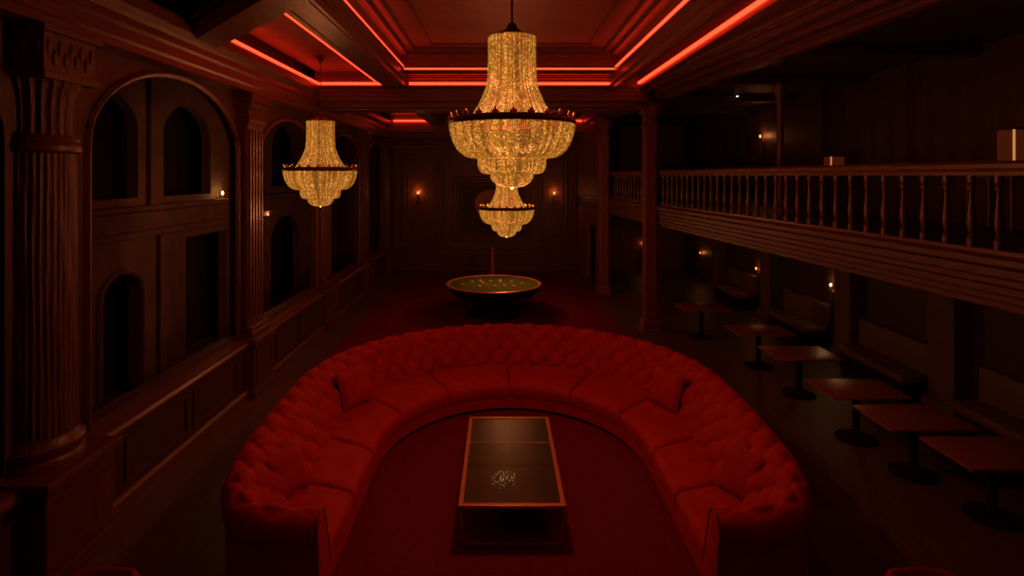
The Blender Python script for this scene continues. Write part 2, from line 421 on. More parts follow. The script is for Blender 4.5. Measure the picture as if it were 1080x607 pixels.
# solid end of the gallery by the back wall
mb = MB()
u = Vector((-.085, 1, 0)).normalized()
def gl(y, off=0): return (GX(y) + off, y, 0)
for y0, y1, z0, z1 in ((19.9, YB, 2.1, 2.66), (20.0, 20.35, 0, 2.1), (21.9, YB, 0, 2.1), (19.1, YB, 3.15, 4.0), (20.4, YB, 4.0, 5.9)):
    mb.ext([(-.05, z0), (.15, z0), (.15, z1), (-.05, z1)], gl(y0), gl(y1))
for z0, z1 in ((3.3, 3.36), (3.8, 3.86), (3.98, 4.06)): mb.ext([(-.08, z0), (.0, z0), (.0, z1), (-.08, z1)], gl(19.1), gl(YB))
struct(mb.build('wall_right_end', 'post'))

def balustrade(label, y0, y1):
    t = thing('balustrade', label, 'railing', gl(y0), 'railings along the gallery')
    t.location.z = 3.15
    mb = MB(); mb.ext([(-.07, 3.94), (-.085, 3.97), (-.085, 4.01), (-.05, 4.04), (.05, 4.04), (.085, 4.01), (.085, 3.97), (.07, 3.94)], gl(y0, .05), gl(y1, .05))
    mb.ext([(-.035, 3.90), (.035, 3.90), (.035, 3.94), (-.035, 3.94)], gl(y0, .05), gl(y1, .05))
    mb.build('handrail', 'woodx', t)
    mb = MB(); mb.ext([(-.06, 3.15), (.06, 3.15), (.06, 3.19), (-.06, 3.19)], gl(y0, .05), gl(y1, .05))
    mb.build('base_rail', 'woodx', t)
    first = None; y = y0 + .12
    while y < y1 - .08:
        if first is None:
            pr = [(.04, 0), (.04, .08), (.028, .09), (.036, .11), (.022, .13), (.03, .17), (.041, .24), (.038, .30), (.026, .42), (.020, .52), (.022, .56), (.034, .575), (.034, .595), (.022, .61), (.028, .63), (.038, .64), (.038, .712)]
            mb = MB(); mb.lathe(pr, 12)
            me_o = mb.build('baluster', 'wood', smooth=True); me_o.parent = t; first = me_o
            o = first
        else:
            o = first.copy(); COL.objects.link(o); o.parent = t
        o.location = (GX(y) + .05 - t.location.x, y - t.location.y, .04)
        y += .288
    return t
balustrade('long dark wooden gallery railing of turned balusters, nearest stretch', 4.45, 14.2)
balustrade('short far stretch of gallery railing between the two tall posts', 14.7, 18.6)

# gallery posts
def gallery_post(y, label):
    x = GX(y) - .18
    t = thing('gallery_post', label, 'post', (x, y, 0), 'posts before the gallery', 'thing')
    mb = MB().box(x - .24, x + .24, y - .24, y + .24, 0, .08, .01).box(x - .2, x + .2, y - .2, y + .2, .08, .3, .02); mb.build('plinth', 'post', t)
    mb = MB().box(x - .145, x + .145, y - .145, y + .145, .3, 5.1, .02)
    for a in (-.08, 0, .08):
        mb.box(x + a - .018, x + a + .018, y - .16, y - .144, .5, 4.9, .004); mb.box(x - .16, x - .144, y + a - .018, y + a + .018, .5, 4.9, .004)
    mb.build('shaft', 'post', t)
    mb = MB().box(x - .18, x + .18, y - .18, y + .18, 5.1, 5.2, .02).box(x - .15, x + .15, y - .15, y + .15, 5.2, 5.45, .02).box(x - .22, x + .22, y - .22, y + .22, 5.45, 5.62, .03).box(x - .27, x + .27, y - .27, y + .27, 5.62, 5.74, .02)
    for s in (-1, 1):                        # curved brackets along the beam
        pts = [(-.14 + 0, 4.95), (-.14, 5.62), (-.62, 5.62)]
        arc = [(-.62 + .46 * sin(pi / 2 * k / 8) , 5.55 - .55 * (1 - cos(pi / 2 * k / 8))) for k in range(9)]
        poly = [(-.13, 5.62), (-.62, 5.62)] + arc + [(-.13, 5.0)]
        n = len(poly)
        v = [(x - .07, y + s * -a, z) for a, z in poly] + [(x + .07, y + s * -a, z) for a, z in poly]
        mb.add(v, [tuple(range(n)), tuple(range(n, 2 * n))] + [(i, (i + 1) % n, n + (i + 1) % n, n + i) for i in range(n)])
    mb.build('capital', 'post', t)
gallery_post(14.4, 'tall square wooden post before the gallery, the nearer of two')
gallery_post(18.75, 'tall square wooden post before the gallery, the farther one by the back wall')
# slender column up on the gallery
mb = MB().lathe([(.13, 0), (.13, .12), (.09, .16), (.075, .3), (.07, 2.3), (.09, 2.4), (.13, 2.5), (.13, 2.66)], 14, (5.75, 11.7, 3.12))
tag(mb.build('gallery_column', 'wood', smooth=True, loc=(5.75, 11.7, 3.12)), 'slender round column standing on the gallery behind the railing', 'column', kind='thing')

# ------------------------------------------------------------------ columns of the left colonnade
def big_column():
    y = 5.72; x = -4.66; q_ = .80
    t = thing('column', 'massive fluted column at the left edge, nearest the viewer', 'column', (x, y, 0), kind='thing')
    mb = MB().box(x - .50, x + .50, y - .50, y + .50, 0, .16, .02).box(x - .46, x + .46, y - .46, y + .46, .16, .94, .02)
    mb.box(x + .44, x + .475, y - .36, y + .36, .26, .30, .005).box(x + .44, x + .475, y - .36, y + .36, .8, .84, .005)
    mb.box(x - .52, x + .52, y - .52, y + .52, .94, 1.06, .03); mb.build('pedestal', 'wood', t)
    mb = MB().lathe([(r * q_, z) for r, z in ((.50, 1.06), (.50, 1.12), (.47, 1.15), (.50, 1.19), (.50, 1.25), (.45, 1.29), (.43, 1.34))], 48, (x, y, 0)); mb.build('base', 'wood', t, True)
    def fl(a, k): return 1 - .042 * abs(sin(a * 19 + .22 * sin(3 * a + k * .5))) ** .8 - .006 * sin(a * 47 + k * .9)
    n = 14; pr = [(q_ * (.425 - .02 * k / n), 1.34 + (4.12 - 1.34) * k / n) for k in range(n + 1)]
    MB().lathe(pr, 312, (x, y, 0), fl=fl).build('shaft', 'carved', t, True)
    MB().lathe([(r * q_, z) for r, z in ((.41, 4.12), (.45, 4.14), (.465, 4.18), (.45, 4.22), (.42, 4.24), (.44, 4.27), (.42, 4.3))], 48, (x, y, 0)).build('neck_ring', 'wood', t, True)
    def fl2(a, k): return 1 - .07 * abs(sin(a * 12)) ** .8
    MB().lathe([(r * q_, z) for r, z in ((.37, 4.3), (.36, 4.4), (.365, 4.55), (.39, 4.7), (.44, 4.8), (.46, 4.83))], 240, (x, y, 0), fl=fl2).build('bell', 'carved', t, True)
    mb = MB().box(x - .38, x + .38, y - .38, y + .38, 4.83, 4.90, .01).box(x - .34, x + .34, y - .34, y + .34, 4.9, 5.28, .01).box(x - .39, x + .39, y - .39, y + .39, 5.28, 5.34, .01)
    rnd = random.Random(3)
    for k in range(9):                       # carved scrolls on the frieze block
        a = x - .28 + .07 * k
        mb.ell((a, y - .345, 5.09 + .05 * (-1) ** k), (.034, .02, .075), 8, 6)
        b_ = y - .28 + .07 * k
        mb.ell((x + .345, b_, 5.09 + .05 * (-1) ** k), (.02, .034, .075), 8, 6)
    mb.build('frieze_block', 'carved', t)
big_column()
def pilaster():
    x, y = -4.74, 0
    t = thing('pilaster', '', 'column', (x, y, 0), 'square columns of the left arcade', 'thing')
    mb = MB().box(x - .02, x + .46, y - .48, y + .48, 0, .15, .02).box(x - .02, x + .42, y - .44, y + .44, .15, .9, .02)
    mb.box(x - .02, x + .48, y - .50, y + .50, .9, 1.04, .03)
    for a, b, c, d in ((-.34, .34, .24, .27), (-.34, .34, .77, .80), (-.34, -.31, .27, .77), (.31, .34, .27, .77)): mb.box(x + .42, x + .44, y + a, y + b, c, d, .005)
    mb.build('pedestal', 'wood', t)
    mb = MB().box(x - .02, x + .38, y - .40, y + .40, 1.04, 1.14, .03).box(x - .02, x + .35, y - .37, y + .37, 1.14, 1.22, .03); mb.build('base', 'wood', t)
    mb = MB().box(x - .02, x + .26, y - .32, y + .32, 1.22, 4.85, .02)
    for q in (-.24, -.12, 0, .12, .24): mb.box(x + .255, x + .285, y + q - .03, y + q + .03, 1.35, 4.72, .008)
    for q in (.04, .12, .20): mb.box(x + q - .03, x + q + .03, y - .345, y - .315, 1.35, 4.72, .008)
    mb.build('shaft', 'wood', t)
    mb = MB().box(x - .02, x + .31, y - .36, y + .36, 4.85, 4.93, .02).box(x - .02, x + .28, y - .33, y + .33, 4.93, 5.12, .01).box(x - .02, x + .35, y - .40, y + .40, 5.12, 5.22, .03).box(x - .02, x + .40, y - .45, y + .45, 5.22, 5.36, .02)
    mb.build('capital', 'wood', t)
    return t
p0 = pilaster()
pl = ['square column of the left arcade, the one just left of the hanging side chandelier',
      'square column of the left arcade, directly below and behind the side chandelier',
      'square column of the left arcade, third square one counting from the viewer',
      'square column of the left arcade standing in the corner of the back wall']
for i in range(4):
    o = p0 if i == 0 else copy_tree(p0)
    o.location = (-4.74, PY[i + 1] if i < 3 else 22.65, 0); o['label'] = pl[i]

# ------------------------------------------------------------------ carpet and sofa
CX = .15
mb = quad_slab(MB(), [(-2.66, 3.2), (2.92, 3.2), (2.92, 10), (3.1, 10), (3.1, 22.9), (-3.75, 22.9), (-3.75, 10), (-2.66, 10)], 0, .018)
tag(mb.build('carpet', 'carpet', loc=(0, 10, 0)), 'wide plain red carpet running from the sofa to the back wall', 'carpet')

def catmull(pts, per=16):
    out = []
    P = [Vector(p) for p in pts]; P = [P[0] * 2 - P[1]] + P + [P[-1] * 2 - P[-2]]
    for i in range(1, len(P) - 2):
        for k in range(per):
            t = k / per; a, b, c, d = P[i - 1], P[i], P[i + 1], P[i + 2]
            out.append(.5 * ((2 * b) + (c - a) * t + (2 * a - 5 * b + 4 * c - d) * t * t + (3 * b - a - 3 * c + d) * t ** 3))
    out.append(P[-2]); return out
half = [(1.74, 4.98), (2.12, 4.97), (2.46, 5.10), (2.70, 5.48), (2.85, 6.1), (2.93, 7.0), (2.97, 8.0)]
arc_pts = [(2.97 * cos(radians(a)), 8.15 + 2.87 * sin(radians(a))) for a in range(10, 171, 10)]
path = [(-x, y) for x, y in half] + [(x, y) for x, y in reversed(arc_pts)] + [(x, y) for x, y in reversed(half)]
cr = catmull([(CX + x, y, 0) for x, y in path], 12)
L = [0]
for i in range(1, len(cr)): L.append(L[-1] + (cr[i] - cr[i - 1]).length)
LT = L[-1]
def at_s(s):
    s = min(max(s, 0), LT)
    lo, hi = 0, len(L) - 1
    while hi - lo > 1:
        m = (lo + hi) // 2
        if L[m] <= s: lo = m
        else: hi = m
    f = (s - L[lo]) / max(1e-9, L[hi] - L[lo])
    return cr[lo].lerp(cr[hi], f)
def frame_s(s):
    p = at_s(s); t = (at_s(s + .06) - at_s(s - .06)).normalized()
    return p, Vector((t.y, -t.x, 0))         # inward (path runs left-front -> back -> right-front)
# back profile: (offset inward, z)
PR = [(.60, .34), (.55, .46), (.47, .60), (.38, .74), (.30, .86), (.24, .93), (.17, .985), (.08, 1.01), (-.01, 1.0), (-.085, .96), (-.125, .89), (-.13, .82), (-.10, .76), (-.09, .70), (-.085, .4), (-.08, .07)]
PRs = catmull([(a, b, 0) for a, b in PR], 6)
PL = [0]
for i in range(1, len(PRs)): PL.append(PL[-1] + (PRs[i] - PRs[i - 1]).length)
def prof_at(v):
    lo = max(i for i in range(len(PL)) if PL[i] <= v + 1e-9); hi = min(lo + 1, len(PL) - 1)
    f = 0 if hi == lo else (v - PL[lo]) / (PL[hi] - PL[lo]); q = PRs[lo].lerp(PRs[hi], f); return q.x, q.y
VT = PL[-1]
V_TUFT0, V_TUFT1 = .06, 1.04                 # tufted stretch of the profile
NT = 42                                      # diamonds along the length
SU = LT / NT; SV = .215
def base_pt(s, v):
    p, n = frame_s(s); o, z = prof_at(min(max(v, 0), VT))
    e = min(s, LT - s); k = .55 + .45 * min(1, max(0, (e - .7) / 1.3)) ; h = .95 + .05 * min(1, e / 1.5)
    if o > 0: o *= k
    return Vector((p.x + n.x * o, p.y + n.y * o, z * h))
def tuft(s, v):
    a = s / SU; b = (v - .20) / SV
    q1, q2 = a + b * .5 * 2 * .5, a - b * .5 * 2 * .5
    h = (abs(sin(pi * q1)) * abs(sin(pi * q2))) ** .6
    d1 = abs(q1 - round(q1)); d2 = abs(q2 - round(q2)); dd = sqrt(d1 * d1 + d2 * d2)
    h -= .75 * math.exp(-(dd / .15) ** 2)
    fade = min(1, max(0, (v - V_TUFT0) / .08)) * min(1, max(0, (V_TUFT1 - v) / .12)) * min(1, max(0, min(s, LT - s) / .15))
    return (.068 * h - .014) * fade * (.55 + .45 * min(1, max(0, (min(s, LT - s) - .6) / 1.2)))
NS, NV = 760, 74
vv = [VT * (k / NV) if False else None for k in range(NV + 1)]
vv = [1.15 * k / 62 for k in range(63)] + [1.15 + (VT - 1.15) * k / 12 for k in range(1, 13)]
mb = MB(); grid = []
for i in range(NS + 1):
    s = LT * i / NS; row = []
    for v in vv:
        p = base_pt(s, v); e = .012
        du = base_pt(min(s + e, LT), v) - base_pt(max(s - e, 0), v); dv = base_pt(s, min(v + e, VT)) - base_pt(s, max(v - e, 0))
        nrm = du.cross(dv)
        nrm = nrm.normalized() if nrm.length > 1e-9 else Vector((0, 0, 1))
        row.append((p, nrm))
    grid.append(row)
sgn = 1 if grid[NS // 2][20][1].z > 0 else -1
nv = len(vv)
mb.v = [tuple(p + n * (sgn * tuft(LT * i / NS, vv[j]))) for i, row in enumerate(grid) for j, (p, n) in enumerate(row)]
mb.f = [(i * nv + j, (i + 1) * nv + j, (i + 1) * nv + j + 1, i * nv + j + 1) for i in range(NS) for j in range(nv - 1)]
sofa = thing('sofa', 'large horseshoe-shaped buttoned red velvet sofa in the middle of the room', 'sofa', (CX, 8, .018))
mb.build('backrest', 'velvet', sofa, True, angle=180)
# end faces of the arms
for s in (0, LT):
    loop = [base_pt(s, VT * k / 60) for k in range(61)]
    loop = loop + [Vector((loop[0].x, loop[0].y, .07))]
    c = sum(loop, Vector()) / len(loop)
    dr = -1 if s == 0 else 1
    t = (at_s(.06) - at_s(0)).normalized() * -1 if s == 0 else (at_s(LT) - at_s(LT - .06)).normalized()
    n = len(loop)
    mb = MB(); inner = [c + (p - c) * .82 + t * .02 for p in loop]
    mb.v = [tuple(p) for p in loop] + [tuple(p + t * .012) for p in loop] + [tuple(p) for p in inner] + [tuple(c + t * .022)]
    for k in range(n):
        l = (k + 1) % n
        mb.f += [(k, l, n + l, n + k), (n + k, n + l, 2 * n + l, 2 * n + k), (2 * n + k, 2 * n + l, 3 * n)]
    ap = mb.build('arm_panel', 'velvet', sofa, True, angle=180)
    MB().tube([p + t * .012 for p in loop[:-1]], .011, 6).build('piping', 'piping', ap, True)
# buttons: the hundred largest in view as parts, the rest as one part
btn = []
for i in range(-2, 2 * NT + 3):
    for j in range(-1, 6):
        # lattice: q1, q2 integers
        q1 = i; q2 = i - j
        a = (q1 + q2) / 2; b = (q1 - q2)
        s = a * SU; v = .20 + b * SV / 1.0 * 1.0
        v = .20 + (q1 - q2) * SV
        if .15 < s < LT - .15 and .08 < v < .98: btn.append((s, v))
def ngrid(s, v):
    p = base_pt(s, v); e = .01
    n = (base_pt(s + e, v) - base_pt(s - e, v)).cross(base_pt(s, v + e) - base_pt(s, v - e)).normalized() * sgn
    return p + n * (tuft(s, v) + .006), n
def button_mesh(mb, s, v):
    p, n = ngrid(s, v); a = n.orthogonal().normalized(); b = n.cross(a)
    vs = [p + n * .008]
    for r, h in ((.009, .006), (.015, 0), (.015, -.008)):
        vs += [p + a * (cos(2 * pi * k / 8) * r) + b * (sin(2 * pi * k / 8) * r) + n * h for k in range(8)]
    fs = [(0, 1 + k, 1 + (k + 1) % 8) for k in range(8)] + [(1 + 8 * q + k, 9 + 8 * q + k, 9 + 8 * q + (k + 1) % 8, 1 + 8 * q + (k + 1) % 8) for q in range(2) for k in range(8)]
    mb.add(vs, fs)
def bkey(q):
    p, n = ngrid(*q); d = Vector((0, 0, EYE)) - p
    return -(max(0, n.dot(d.normalized())) / d.length_squared)
btn.sort(key=bkey)
for q in btn[:100]:
    mb = MB(); button_mesh(mb, *q); mb.build('button', 'velvet', sofa, True)
mb = MB()
for q in btn[100:]: button_mesh(mb, *q)
if mb.v:
    o = mb.build('buttons', 'velvet', sofa, True); o['kind'] = 'stuff'
# seat: horseshoe curves by parameter t
def shoe(t, a, yc, b, y0):
    if t < .28: f = t / .28; return Vector((CX - a, y0 + (yc - y0) * f, 0))
    if t > .72: f = (1 - t) / .28; return Vector((CX + a, y0 + (yc - y0) * f, 0))
    th = pi - pi * (t - .28) / .44
    return Vector((CX + a * cos(th), yc + b * sin(th), 0))
def IN(t, d=0): return shoe(t, 1.76 + d, 7.4, 1.98 + d, 5.12)
def OUT(t): return shoe(t, 2.62, 7.9, 2.45, 5.12)
seams = [0, .135, .25, .345, .42, .5, .58, .655, .75, .865, 1]
CP = [(0.0, .25), (-.012, .31), (-.015, .37), (-.005, .42), (.03, .45), (.08, .466), (.2, .476), (.4, .48), (.6, .478), (.8, .47), (1.0, .46)]
for q in range(len(seams) - 1):
    t0, t1 = seams[q], seams[q + 1]; n = 26; mb = MB(); cols = []
    for i in range(-1, n + 2):
        ii = min(max(i, 0), n); f = ii / n; t = t0 + (t1 - t0) * (.006 + .988 * f)
        ln = (IN(t1) - IN(t0)).length; e = min(f, 1 - f) * ln
        k = 1 - max(0, 1 - e / .07) ** 2.2
        if i < 0 or i > n: k = -.2
        a, b = IN(t), OUT(t); col = []
        for wq, z in CP:
            p = a.lerp(b, max(wq, 0) * 1.0); dirv = (b - a).normalized()
            if wq < 0: p = a + dirv * wq
            zz = .25 + (z - .25) * (1 if wq >= 0 and z < .3 else (.80 + .20 * k if i in range(0, n + 1) else .1))
            p = p + dirv * (.02 * (1 - max(k, 0)) if wq < .05 else 0)
            wr = .006 * noise.noise(Vector((p.x * 3, p.y * 3, q))) if z > .44 else 0
            col.append((p.x, p.y, zz + wr))
        cols.append(col)
    m = len(CP); mb.v = [p for c in cols for p in c]
    mb.f = [(i * m + j, (i + 1) * m + j, (i + 1) * m + j + 1, i * m + j + 1) for i in range(len(cols) - 1) for j in range(m - 1)]
    mb.build('seat_cushion', 'velvet', sofa, True, angle=75)
for nm, z0, z1, d0, mt in (('base', .07, .26, .012, 'velvet'), ('plinth', .018, .075, .05, 'black')):
    mb = MB(); n = 120; vs = []
    for i in range(n + 1):
        t = i / n; a, b = IN(t, d0), OUT(t)
        vs += [(a.x, a.y, z0), (a.x, a.y, z1), (b.x, b.y, z1), (b.x, b.y, z0)]
    fs = [(4 * i + j, 4 * i + 4 + j, 4 * i + 4 + (j + 1) % 4, 4 * i + (j + 1) % 4) for i in range(n) for j in range(4)] + [(0, 1, 2, 3), (4 * n, 4 * n + 1, 4 * n + 2, 4 * n + 3)]
    mb.add(vs, fs).build(nm, mt, sofa)
mb = MB(); n = 240; vs = []                   # plinth under the outer shell
for i in range(n + 1):
    p, nn = frame_s(LT * i / n)
    for o, z in ((-.05, .018), (-.05, .08), (.08, .08), (.08, .018)): vs.append((p.x + nn.x * o, p.y + nn.y * o, z))
mb.add(vs, [(4 * i + j, 4 * i + 4 + j, 4 * i + 4 + (j + 1) % 4, 4 * i + (j + 1) % 4) for i in range(n) for j in range(4)] + [(0, 1, 2, 3), (4 * n, 4 * n + 1, 4 * n + 2, 4 * n + 3)])
mb.build('plinth', 'black', sofa)

# throw pillows
def pillow(label, x, y, z, yaw, tilt, size):
    t = thing('throw_pillow', label, 'pillow', (x, y, z), 'throw pillows on the sofa')
    N = 22; mb = MB(); h = size / 2
    for sd in (1, -1):
        g = []
        for i in range(N + 1):
            for j in range(N + 1):
                a, b = -1 + 2 * i / N, -1 + 2 * j / N
                f = max(0, (1 - a ** 4) * (1 - b ** 4)) ** .5
                px = h * a * (1 - .09 * (1 - b * b) * 1.0); pz = h * b * (1 - .09 * (1 - a * a))
                g.append((px, sd * (.105 * f + .004 * noise.noise(Vector((a * 3, b * 3, sd * 2 + x)))), pz))
        mb.add(g, [(i * (N + 1) + j, (i + 1) * (N + 1) + j, (i + 1) * (N + 1) + j + 1, i * (N + 1) + j + 1) for i in range(N) for j in range(N)])
    o = mb.build('cover', 'velvet', None, True, angle=180); o.parent = t
    pts = []
    for k in range(4 * N):
        e, i = divmod(k, N); a = -1 + 2 * i / N
        a, b = [(a, -1), (1, a), (-a, 1), (-1, -a)][e]
        pts.append((h * a * (1 - .09 * (1 - b * b)), 0, h * b * (1 - .09 * (1 - a * a))))
    o = MB().tube(pts, .009, 6, True).build('piping', 'piping', None, True); o.parent = t
    t.rotation_euler = (Matrix.Rotation(yaw, 4, 'Z') @ Matrix.Rotation(tilt, 4, 'X')).to_euler()
pillow('plump red pillow on the left side of the sofa, the farther one', -2.20, 8.55, .72, radians(60), radians(-20), .58)
pillow('plump red pillow leaning in the left front corner of the sofa', -2.31, 6.12, .70, radians(64), radians(-20), .52)
pillow('plump red pillow on the right side of the sofa, the farther one', 2.48, 8.50, .72, radians(-60), radians(-20), .58)
pillow('plump red pillow leaning in the right front corner of the sofa', 2.59, 6.12, .70, radians(-64), radians(-20), .54)

# ------------------------------------------------------------------ coffee table
tx, ty0, ty1, tz = .12, 5.95, 8.15, .45
t = thing('coffee_table', 'long low copper framed table with smoked glass top inside the sofa', 'table', (tx, 7.05, .018))
hw = .565
mb = MB()
for a, b, c, d in ((-hw, hw, ty0, ty0 + .055), (-hw, hw, ty1 - .055, ty1), (-hw, -hw + .05, ty0 + .055, ty1 - .055), (hw - .05, hw, ty0 + .055, ty1 - .055)):
    mb.box(tx + a, tx + b, c, d, tz - .035, tz, .006)
mb.build('top_frame', 'copper', t)
for a, b, nm in ((ty0 + .055, 6.78, 0), (6.80, 7.36, 0), (7.385, ty1 - .055, 0)):
    MB().box(tx - hw + .05, tx + hw - .05, a, b, tz - .022, tz - .008, .002).build('glass_panel', 'glass', t)
MB().box(tx - hw + .05, tx + hw - .05, 7.36, 7.385, tz - .03, tz - .004, .004).build('cross_bar', 'copper', t)
MB().box(tx - hw + .05, tx + hw - .05, 6.78, 6.80, tz - .03, tz - .01, .003).build('cross_bar', 'bronze', t)
for sx in (-1, 1):
    for y in (ty0 + .03, ty1 - .03):
        MB().tube([(tx + sx * (hw - .02), y, tz - .03), (tx + sx * (hw - .045), y, .03)], .013, 8).build('leg', 'copper', t, True)
for y in (ty0 + .03, ty1 - .03):
    MB().tube([(tx - hw + .045, y, .032), (tx + hw - .045, y, .032)], .013, 8).build('foot_rail', 'copper', t, True)
# sparkle on the glass, imitated by added glowing beads
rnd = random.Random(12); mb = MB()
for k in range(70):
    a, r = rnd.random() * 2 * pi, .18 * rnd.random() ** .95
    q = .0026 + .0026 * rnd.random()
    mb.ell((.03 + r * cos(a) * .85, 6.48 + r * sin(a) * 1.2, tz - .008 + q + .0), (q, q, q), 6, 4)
o = mb.build('sparkle_beads', 'spark', loc=(.03, 6.5, tz - .008))
tag(o, 'sparkle on the glass table top, made of tiny added glowing beads', 'light', kind='stuff')

# ------------------------------------------------------------------ game table
gx, gy = -.19, 15.95
t = thing('game_table', 'round green felt gaming table with a copper rim near the back wall', 'table', (gx, gy, .018))
MB().lathe([(1.25, .84), (1.25, .875), (.01, .877)], 72, (gx, gy, 0)).build('felt_top', 'felt', t, True)
MB().lathe([(1.25, .85), (1.31, .85), (1.335, .865), (1.335, .885), (1.31, .90), (1.26, .895), (1.24, .87)], 72, (gx, gy, 0), closed=False).build('rim', 'copper', t, True)
MB().lathe([(1.10, .58), (1.20, .66), (1.25, .85)], 72, (gx, gy, 0)).build('apron', 'black', t, True)
MB().lathe([(.75, .018), (.75, .08), (.62, .12), (.5, .2), (.46, .4), (.55, .55), (.9, .60)], 48, (gx, gy, 0)).build('pedestal', 'black', t, True)
spots = [(-.87, -.12), (-.62, .18), (-.40, .30), (-.10, .38), (.17, .40), (.50, .16), (.80, -.02), (-.40, -.46), (-.18, -.33), (.03, -.34), (.27, -.37), (.54, -.5), (.18, .22), (-.32, .08)]
pls = ['farthest left on the felt', 'second from the left along the far side', 'third from the left along the far side', 'at the middle of the far side', 'right of the middle of the far side',
       'at the far right side, smaller', 'at the right edge of the felt', 'first from the left along the near side', 'second from the left along the near side', 'at the middle of the near side', 'right of the middle on the near side', 'last on the right along the near side',
       'nearest the centre, right of it', 'nearest the centre, left of it']
for k, (dx, dy) in enumerate(spots):
    n = 2 + k % 3; mb = MB(); c = (gx + dx, gy + dy, .877)
    for q in range(n): mb.lathe([(.040, q * .012), (.044, q * .012 + .003), (.044, q * .012 + .009), (.040, q * .012 + .0115)], 14, (c[0] + .004 * (q % 2), c[1], c[2]))
    tag(mb.build('chip_stack', 'chip', loc=c, smooth=True), 'pale stack of chips on the green table, ' + pls[k], 'chips', 'chip stacks on the gaming table')

# slim post behind the table
px, py = -.27, 18.4
t = thing('newel_post', 'slim reddish turned post standing behind the gaming table', 'post', (px, py, .018))
MB().lathe([(.2, .018), (.2, .05), (.12, .08), (.06, .12)], 20, (px, py, 0)).build('foot', 'wood', t, True)
MB().lathe([(.055, .12), (.075, .3), (.09, .8), (.085, 1.15), (.06, 1.3), (.09, 1.36)], 20, (px, py, 0)).build('shaft', 'wood', t, True)
MB().lathe([(.10, 1.36), (.10, 1.42), (.05, 1.46), (.07, 1.52), (.05, 1.58), (.01, 1.6)], 20, (px, py, 0)).build('finial', 'wood', t, True)

# ------------------------------------------------------------------ picture on the back wall
x0, x1, z0, z1 = -1.95, 1.2, 1.2, 3.85; yy = YB
t = thing('framed_picture', 'big framed dim painting of an ochre oval on the back wall', 'picture', ((x0 + x1) / 2, yy, z0))
mb = MB(); frame_xz(mb, x0, x1, z0, z1, yy, .14, .12); frame_xz(mb, x0 + .14, x1 - .14, z0 + .14, z1 - .14, yy, .10, .07); frame_xz(mb, x0 + .3, x1 - .3, z0 + .3, z1 - .3, yy, .06, .09)
mb.build('frame', 'wood', t)
cv = MB().box(x0 + .1, x1 - .1, yy - .03, yy - .005, z0 + .1, z1 - .1).build('canvas', 'canvas', t)
mb = MB(); n = 40; c = (-.42, 2.62)
vs = [(c[0], yy - .036, c[1])] + [(c[0] + (.62 + .06 * sin(3 * a)) * cos(a), yy - .034, c[1] + (.74 + .05 * cos(2 * a)) * sin(a)) for a in [2 * pi * k / n for k in range(n)]]
vs2 = [(x, yy - .031, z) for x, y, z in vs]
mb.add(vs + vs2, [(0, 1 + k, 1 + (k + 1) % n) for k in range(n)] + [(n + 1, n + 2 + k, n + 2 + (k + 1) % n) for k in range(n)] + [(1 + k, 1 + (k + 1) % n, n + 2 + (k + 1) % n, n + 2 + k) for k in range(n)])
mb.build('painted_oval', 'paint', cv)

# ------------------------------------------------------------------ chandeliers
def interp(prof, n):
    """n points evenly spaced along a polyline of (r, z), smoothed"""
    P = catmull([(r, z, 0) for r, z in prof], 8); D = [0]
    for i in range(1, len(P)): D.append(D[-1] + (P[i] - P[i - 1]).length)
    out = []; j = 0
    for k in range(n):
        d = D[-1] * k / (n - 1)
        while j < len(P) - 2 and D[j + 1] < d: j += 1
        f = (d - D[j]) / max(1e-9, D[j + 1] - D[j]); q = P[j].lerp(P[j + 1], min(1, f)); out.append((q.x, q.y))
    return out
def bead_curtain(prof, strands, n, rb, rr):
    pts = interp(prof, n); vs = []; fs = []
    ln = sum(math.dist(pts[i], pts[i + 1]) for i in range(n - 1)) / (n - 1) * .85
    for i in range(strands):
        ph = rr.random() * .5
        for k, (r, z) in enumerate(pts):
            a = 2 * pi * (i + .05 * rr.random()) / strands
            a2, b2 = pts[max(k - 1, 0)], pts[min(k + 1, n - 1)]
            d = math.dist(a2, b2); tr, tz = (b2[0] - a2[0]) / d, (b2[1] - a2[1]) / d
            ca, sa = cos(a), sin(a)
            c = (r * ca, r * sa, z); T = (tr * ca, tr * sa, tz); A = (-sa, ca, 0); N = (-tz * ca, -tz * sa, tr)
            w_ = rb * (.75 + .5 * rr.random()); h_ = ln; o = len(vs)
            for vec, q in ((T, h_), (T, -h_), (A, w_), (A, -w_), (N, w_), (N, -w_)): vs.append((c[0] + vec[0] * q, c[1] + vec[1] * q, c[2] + vec[2] * q))
            for x in (2, 3):
                for y in (4, 5):
                    fs.append((o, o + x, o + y)); fs.append((o + 1, o + y, o + x))
    m = MB(); m.v = vs; m.f = fs; return m
